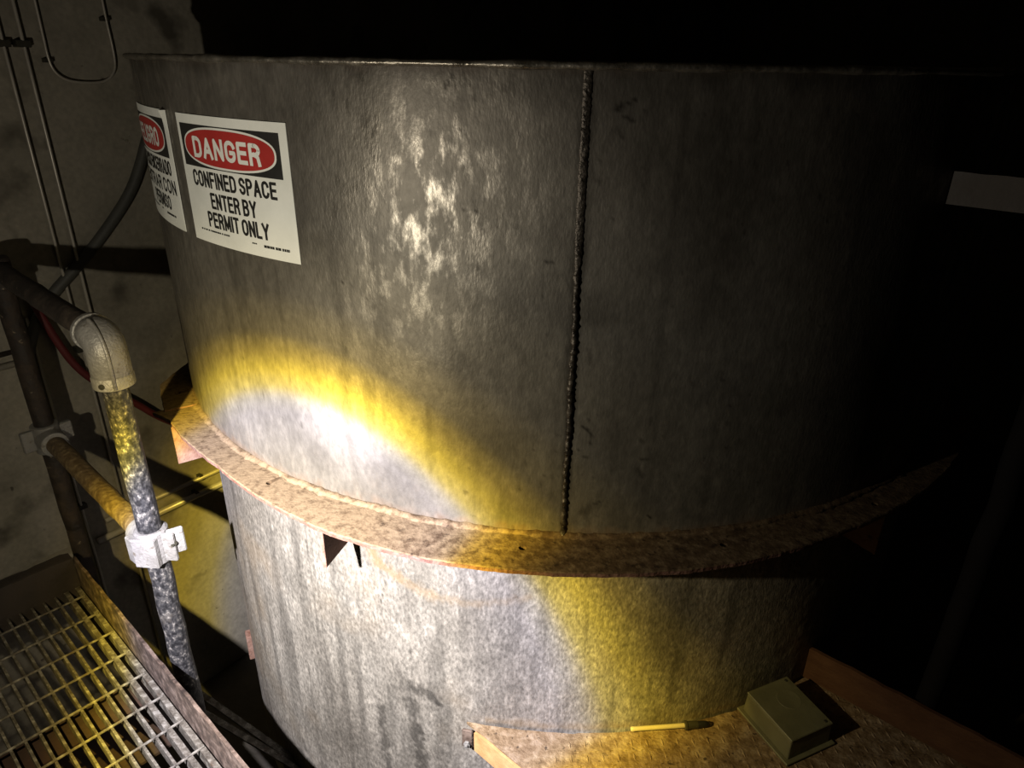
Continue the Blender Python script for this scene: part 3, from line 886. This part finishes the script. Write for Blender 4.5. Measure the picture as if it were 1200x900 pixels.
lathe('bolt', PN + by*.060 + bx*.006 + Zu*(cz + .010), bx, [(0, .007), (.006, .007), (.0062, .004), (.012, .004)], M['collar'], clamp, seg=6)
# tee clamp on the far post
tee = lathe('tee_clamp', PF + Zu*(cz - .046), Zu, [(0, .033), (.002, .039), (.090, .039), (.092, .033)], M['cast'], guard)
lathe('rail_socket', PF - V3*.010 + Zu*cz, -V3, [(0, .039), (.062, .039), (.064, .0375), (.066, .028)], M['cast'], tee)
box('clamp_ear', PF + U3*.050 + Zu*(cz + .006), (.022, .010, .028), M['cast'], tee, ax=U3, ay=V3, az=Zu, bev=.003)
box('clamp_ear', PF - U3*.050 + Zu*(cz + .002), (.020, .010, .034), M['cast'], tee, ax=U3, ay=V3, az=Zu, bev=.003)
lathe('corner_fitting', PE + Zu*(Z_TOP - .055), Zu, [(0, .034), (.002, .0362), (.080, .0362), (.088, .032), (.091, .019)], M['rust_pipe'], guard)

# ------------------------------------------------------------------ grating platform
plat = empty('grating_platform', uv(-.2, 1.2, Z_GR), 'rusty steel bar grating walkway with a brown toe plate', 'grating')
BAR_P, ROD_P = .0309, .1085
V0, V1 = .05, 2.120
U_ROD = .374
bar_t, bar_h = .0062, .038
vb, fb = boxv((0, 0, -bar_h/2), U3, V3, Zu, bar_t/2, (V1-V0)/2, bar_h/2)
def mesh_raw(name, v, f, mat):
    me = bpy.data.meshes.new(name); me.from_pydata([tuple(map(float, p)) for p in v], [], f); me.materials.append(mat); me.update(); return me
bar_mesh = mesh_raw('bearing_bar', vb, fb, M['grate'])
po = np.array(plat.location)
def place(name, me, p, parent):
    o = bpy.data.objects.new(name, me); col.objects.link(o); o.parent = parent
    o.location = Vector(np.asarray(p, float) + np.array([0, 0, ZO]) - origin(parent)); return o
nbar = 44
vb, fb = boxv((0, 0, -bar_h/2), U3, V3, Zu, .0068, (V1-V0)/2, bar_h/2)
edge_mesh = mesh_raw('bearing_bar', vb, fb, M['grate'])
for i in range(nbar):
    u = U_ROD - .003 - i*BAR_P
    place('bearing_bar', edge_mesh if i < 2 else bar_mesh, uv(u, (V0+V1)/2, Z_GR - .001), plat)
ulo = U_ROD - .003 - (nbar-1)*BAR_P - .01
vr, fr = tube_data([U3*(-(U_ROD-ulo)/2), U3*((U_ROD-ulo)/2)], .0034, 8)
rod_mesh = mesh_raw('cross_rod', vr, fr, M['grate'])
for i in range(19):
    v_ = 2.062 - i*ROD_P
    place('cross_rod', rod_mesh, uv((U_ROD+ulo)/2 + random.uniform(-.003, .002), v_, Z_GR), plat)
# toe plate along the open edge: a plate with a ragged top
def strip(name, p0, p1, width_dir, t, z0, z1, mat, parent, n=60, rag=.0015):
    v, f = [], []
    p0, p1 = np.asarray(p0, float), np.asarray(p1, float)
    for i in range(n+1):
        p = p0 + (p1-p0)*i/n
        j, j2 = rng.normal()*rag, rng.normal()*rag*.4
        for (a, z) in ((0, z0), (0 + j2, (z0+z1)/2), (j2, z1 + j), (t + j2, z1 + j), (t, z0)):
            q = p + width_dir*a; v.append([q[0], q[1], z])
    for i in range(n):
        for k in range(5):
            k2 = (k+1) % 5
            f.append((i*5+k, i*5+k2, (i+1)*5+k2, (i+1)*5+k))
    f += [(0, 1, 2, 3, 4)[::-1], tuple(n*5+k for k in range(5))]
    o = obj(name, v, f, mat, parent)
    bm = bmesh.new(); bm.from_mesh(o.data); bmesh.ops.recalc_face_normals(bm, faces=bm.faces); bm.to_mesh(o.data); bm.free()
    return o
strip('toe_plate', uv(.384, V0, 0), uv(.384, 2.135, 0), U3, .008, Z_GR - .045, Z_GR + .100, M['toe'], plat)
strip('end_plate', uv(ulo, 2.128, 0), uv(.383, 2.128, 0), V3, .008, Z_GR - .045, Z_GR + .100, M['brownplate'], plat)
strip('end_ledge', uv(ulo, 2.138, 0), uv(.390, 2.138, 0), V3, .070, Z_GR + .070, Z_GR + .076, M['brownplate'], plat)
# seat angle under the bars
strip('seat_angle', uv(.352, V0, 0), uv(.352, 2.126, 0), U3, .031, Z_GR - .048, Z_GR - .042, M['brownplate'], plat, rag=.0005)
web = box('support_beam', uv(-.40, 1.62, Z_GR - .136), (.78, .004, .088), M['beamred'], plat, ax=U3, ay=V3, bev=0)
box('beam_flange', uv(-.40, 1.62, Z_GR - .044), (.78, .050, .004), M['beamred'], web, ax=U3, ay=V3, bev=0)
box('beam_flange', uv(-.40, 1.62, Z_GR - .228), (.78, .050, .004), M['beamred'], web, ax=U3, ay=V3, bev=0)

# ------------------------------------------------------------------ tread plate deck beside the tank
deck = empty('tread_deck', uv(1.17, 0.1, Z_DECK), 'rusty tread plate deck butting against the tank foot', 'deck')
UD0, UD1 = .830, 1.560
c2 = np.array([CX, CY])
cu_, cv_ = c2 @ U, c2 @ V
def deck_edge(u):
    rr = R2 + .006
    return cv_ - math.sqrt(max(rr*rr - (u - cu_)**2, 0))
us = np.linspace(UD0, UD1, 60)
v, f = [], []
VD0 = -.75
for u in us:
    ve = deck_edge(u) + rng.normal()*.0012
    v += [uv(u, ve, Z_DECK), uv(u, VD0, Z_DECK), uv(u, VD0, Z_DECK - .008), uv(u, ve, Z_DECK - .008)]
for i in range(len(us)-1):
    for k in range(4):
        k2 = (k+1) % 4
        f.append((i*4+k, i*4+k2, (i+1)*4+k2, (i+1)*4+k))
f += [(3, 2, 1, 0), tuple((len(us)-1)*4+k for k in range(4))]
pl_ = obj('tread_plate', v, f, M['tread'], deck)
bm = bmesh.new(); bm.from_mesh(pl_.data); bmesh.ops.recalc_face_normals(bm, faces=bm.faces); bm.to_mesh(pl_.data); bm.free()
# raised lozenges
lv, lf = [], []
i = 0
px = .026
for iu in range(int((UD1-UD0)/px)):
    for iv in range(int((deck_edge(1.2) - VD0 + .2)/px)):
        u = UD0 + .016 + iu*px; v_ = VD0 + .02 + iv*px
        if v_ > deck_edge(u) - .014 or u > UD1 - .012: continue
        ang = math.radians(45 if (iu + iv) % 2 else -45) + .04
        d1 = U3*math.cos(ang) + V3*math.sin(ang); d2 = -U3*math.sin(ang) + V3*math.cos(ang)
        c = uv(u, v_, Z_DECK - .0005)
        b = len(lv)
        lv += [c - d1*.0125, c - d2*.0036, c + d1*.0125, c + d2*.0036, c - d1*.007 + Zu*.0022, c - d2*.0016 + Zu*.0024, c + d1*.007 + Zu*.0022, c + d2*.0016 + Zu*.0024]
        lf += [(b, b+1, b+5, b+4), (b+1, b+2, b+6, b+5), (b+2, b+3, b+7, b+6), (b+3, b, b+4, b+7), (b+4, b+5, b+6, b+7)]
tag(obj('tread_lozenges', lv, lf, M['tread'], deck), kind='stuff')
# rusty edge angle on the open side
ve = deck_edge(UD0) - .035
strip('edge_angle', uv(UD0 - .008, VD0, 0), uv(UD0 - .008, ve, 0), U3, .007, Z_DECK - .065, Z_DECK - .003, M['orange'], deck)
# joist under the deck
box('joist', uv(1.20, -.2, Z_DECK - .075), (.034, .50, .065), M['toe'], deck, ax=U3, ay=V3, bev=.002)
# kick board
kick = strip('kick_board', uv(1.530, VD0, 0), uv(1.530, .345, 0), U3, .010, Z_DECK + .0005, Z_DECK + .098, M['toeboard'], deck, rag=.001)
# bracket tab with bolt that ties the deck to the shell
ba, bz = on_cyl(549, 862, R2)
a = math.radians(ba); rad = np.array([math.sin(a), -math.cos(a), 0]); tan = np.array([math.cos(a), math.sin(a), 0])
tabc = cyl(ba, R2 + .007, bz)
tab = box('bracket_tab', tabc, (.004, .014, .030), M['toe'], deck, ax=rad, ay=tan, az=Zu, bev=.003)
lathe('bolt', tabc + rad*.004 - Zu*.014, rad, [(0, .009), (.006, .009), (.0065, .005), (.012, .0045)], M['cast'], tab, seg=6)

# guard rail of the deck: flat bar on a post
drail = empty('deck_rail', uv(1.548, .05, Z_DECK), 'grey flat bar hand rail on a dark post right of the tank', 'railing')
bar = strip('flat_bar', uv(1.530, VD0, 0), uv(1.530, .314, 0), U3, .010, -.232, -.173, M['greybar'], drail, rag=.0006)
tube('post', wob(uv(1.566, .055, Z_DECK - .002), uv(1.566, .055, -.165)), .024, M['blackpipe'], drail, seg=20)
tube('post', wob(uv(1.566, -.62, Z_DECK - .002), uv(1.566, -.62, -.165)), .024, M['blackpipe'], drail, seg=20)
box('base_foot', uv(1.566, .055, Z_DECK + .003), (.026, .05, .004), M['toeboard'], drail, ax=U3, ay=V3, bev=.001)

# ------------------------------------------------------------------ olive box and stick on the deck
b0, b1 = on_z(870, 833, Z_DECK + .0025), on_z(922, 893, Z_DECK + .0025)
e1 = (b1 - b0); Lb = np.linalg.norm(e1); e1 = e1 / Lb
e2 = np.array([-e1[1], e1[0], 0])
if e2 @ np.array([1.0, 0, 0]) < 0: e2 = -e2
WB, HB = .128, .060
jb = empty('junction_box', (b0 + b1)/2 + e2*WB/2, 'olive green metal box with a lipped base on the rusty deck', 'box')
jc = (b0 + b1)/2 + e2*WB/2
box('base_lip', jc + Zu*.0035, (Lb/2 + .010, WB/2 + .010, .0030), M['olive'], jb, ax=e1, ay=e2, bev=.0012)
bv_, bf_ = boxv(jc + Zu*(HB/2 + .003), e1, e2, Zu, Lb/2, WB/2, HB/2 - .002)
for i, p in enumerate(bv_):     # slight draft towards the lid
    if i >= 4:
        d = p - jc; bv_[i] = p - (e1*(d @ e1) + e2*(d @ e2)) * .03
bo = obj('body', bv_, bf_, M['olive'], jb); bevel_mesh(bo, .003, 2)
box('lid', jc + Zu*(HB + .0035), (Lb/2*.985, WB/2*.985, .0030), M['olive'], jb, ax=e1, ay=e2, bev=.0018)
# stamped circle on the lid
lathe('lid_boss', jc + Zu*(HB + .0058) + e2*.016 - e1*.018, Zu, [(0, .030), (.0010, .029), (.0012, .027), (.0008, .0255), (.0008, .002)], M['olive'], jb, seg=32)
for s1 in (-1, 1):
    lathe('lid_screw', jc + Zu*(HB + .006) + e1*s1*(Lb/2 - .012) + e2*(WB/2 - .014), Zu, [(0, .0042), (.0012, .0040), (.0018, .0025)], M['collar'], jb, seg=12)

m0 = on_z(739, 854.5, Z_DECK + .0115); m1 = on_z(831, 848, Z_DECK + .0115)
dm = (m1 - m0); Lm = np.linalg.norm(dm); dm /= Lm
stick = empty('paint_stick', m0 - Zu*.011, 'pale stick with dark collar and black tip lying against the tank', 'stick')
lathe('shaft', m0, dm, [(0, .002), (.001, .0050), (.004, .0060), (.010, .0055), (Lm*.70, .0055)], M['cream'], stick)
lathe('collar', m0 + dm*Lm*.68, dm, [(0, .006), (.001, .0112), (.006, .0112), (.007, .0095), (Lm*.17, .0088)], M['collar'], stick)
lathe('tip', m0 + dm*Lm*.83, dm, [(0, .0085), (Lm*.10, .0080), (Lm*.15, .0060), (Lm*.17, .002)], M['blackrubber'], stick)

# ------------------------------------------------------------------ services on the wall
def conduit(label, u, z0, z1, r, off, name='wall_conduit', straps=()):
    root = empty(name, wl(u, z0, off), label, 'pipe')
    tube('tube', [wl(u, z0, off), wl(u, (z0+z1)/2, off), wl(u, z1, off)], r, M['conduit'], root, seg=12)
    for zs_ in straps:
        c = wl(u, zs_, off/2 + .002)
        box('pipe_strap', c, (.020, off/2 + r*.7, .010), M['collar'], root, ax=(UW[0], UW[1], 0), ay=(NW[0], NW[1], 0), bev=.002)
    return root
k = DW / 2.32
conduit('thin upright conduit on the wall, left one of the close pair', .785*k, Z_FLOOR + .01, Z_CEIL - .01, .0048, .030, straps=(-.950, -1.64, .02))
conduit('thin upright conduit on the wall, right one of the close pair', .833*k, Z_FLOOR + .01, Z_CEIL - .01, .0052, .030, straps=(-.950, -1.64, .02))
conduit('thin upright rod on the wall right behind the far rail post', .664*k, Z_FLOOR + .01, -.80, .0042, .020, straps=(-.84, -1.55))
# U-bend of small tube high up
UB = [(42, 8), (46, 38), (53, 70), (60, 84), (72, 93), (88, 96.5), (112, 97), (124, 93), (131, 83), (131, 70), (126.5, 48), (122, 30)]
pts = [wl(*on_wall(x, y), .022) for x, y in UB]
pts[0][2] = Z_CEIL - .01; pts.append(pts[-1] + np.array([0, 0, .05])); pts.append(pts[-1] * [1, 1, 0] + np.array([0, 0, Z_CEIL - .01]))
# smooth by Chaikin
for _ in range(2):
    q = [pts[0]]
    for a_, b_ in zip(pts[:-1], pts[1:]):
        q += [a_*.75 + b_*.25, a_*.25 + b_*.75]
    q.append(pts[-1]); pts = q
ub = empty('bent_tube', wl(1.0, -.09, .022), 'thin steel tube bent in a U on the upper wall', 'pipe')
tube('tube', pts, .0040, M['conduit'], ub, seg=10)
for i_ in (10, len(pts)-9):
    c = pts[i_]; box('pipe_strap', c + np.array([NW[0], NW[1], 0])*.011, (.012, .013, .006), M['collar'], ub, ax=(UW[0], UW[1], 0), ay=(NW[0], NW[1], 0), bev=.001)
# thick grey hose that sweeps down across the wall
H = [(330, 130), (250, 122), (205, 125), (183, 140), (172, 162), (165, 192), (153, 226), (130, 262), (104, 297), (80, 324), (60, 346), (40, 380), (30, 430)]
pts = [wl(*on_wall(x, y, DW - .025), .025) for x, y in H]
for _ in range(2):
    q = [pts[0]]
    for a_, b_ in zip(pts[:-1], pts[1:]):
        q += [a_*.75 + b_*.25, a_*.25 + b_*.75]
    q.append(pts[-1]); pts = q
hz = tube('grey_hose', pts, .0185, M['hose'], None, seg=14)
tag(hz, 'thick grey hose sweeping down the wall behind the conduits', 'hose')
Rr = [(30, 335), (42, 360), (65, 398), (90, 432), (122, 454), (160, 473), (184, 488), (215, 500), (250, 505)]
pts = [wl(*on_wall(x, y, DW - .075), .075) for x, y in Rr]
for _ in range(2):
    q = [pts[0]]
    for a_, b_ in zip(pts[:-1], pts[1:]):
        q += [a_*.75 + b_*.25, a_*.25 + b_*.75]
    q.append(pts[-1]); pts = q
tag(tube('red_hose', pts, .013, M['redhose'], None, seg=12), 'dark red hose sagging along the wall behind the rail', 'hose')
# low horizontal pipes along the wall
def hpipe(label, u0, u1, z, r, off, mat):
    root = empty('wall_pipe', wl((u0+u1)/2, z, off), label, 'pipe')
    tube('tube', [wl(u0, z, off), wl((u0+u1)/2, z, off), wl(u1, z, off)], r, mat, root, seg=14)
    for t in (.25, .8):
        box('pipe_strap', wl(u0 + (u1-u0)*t, z, off/2), (.008, off/2 + r*.6, r + .002), M['collar'], root, ax=(UW[0], UW[1], 0), ay=(NW[0], NW[1], 0), bev=.001)
hpipe('lower of two level pipes low on the wall by the tank', .68*k, 2.4, -1.525*k + .01, .013, .030, M['conduit'])
hpipe('upper of two level pipes low on the wall by the tank', .72*k, 2.4, -1.465*k + .01, .009, .025, M['conduit'])
hpipe('pale level pipe on the wall left of the far rail post', -1.2, .600*k, -.830*k, .011, .030, M['conduit'])
hpipe('dark level pipe on the wall left of the far rail post', -1.2, .610*k, -.795*k, .008, .026, M['rust_pipe'])

# ------------------------------------------------------------------ steel below the platform edge
d_ = ray(245, 818)
und = empty('lower_channel', (-.85, 1.35, Z_FLOOR), 'pale steel channel on stub legs low between platform and tank', 'channel')
zc = -2.05
for (xa, ya, xb, yb, w_) in ((243, 819, 290, 852, .022), (250, 842, 284, 862, .022)):
    p, q = on_z(xa, ya, zc), on_z(xb, yb, zc)
    d = (q-p)/np.linalg.norm(q-p); n_ = np.array([-d[1], d[0], 0])
    c = (p+q)/2 + d*.12
    box('flange_bar', c, (np.linalg.norm(q-p)/2 + .25, w_/2, .004), M['grate'], und, ax=d, ay=n_, bev=.001)
p, q = on_z(243, 819, zc), on_z(290, 852, zc)
d = (q-p)/np.linalg.norm(q-p)
for t in (-.15, .42):
    c = p + d*t
    box('leg', np.array([c[0], c[1], (zc + Z_FLOOR)/2]), (.02, .02, (zc - Z_FLOOR)/2 - .003), M['toe'], und, bev=.002)
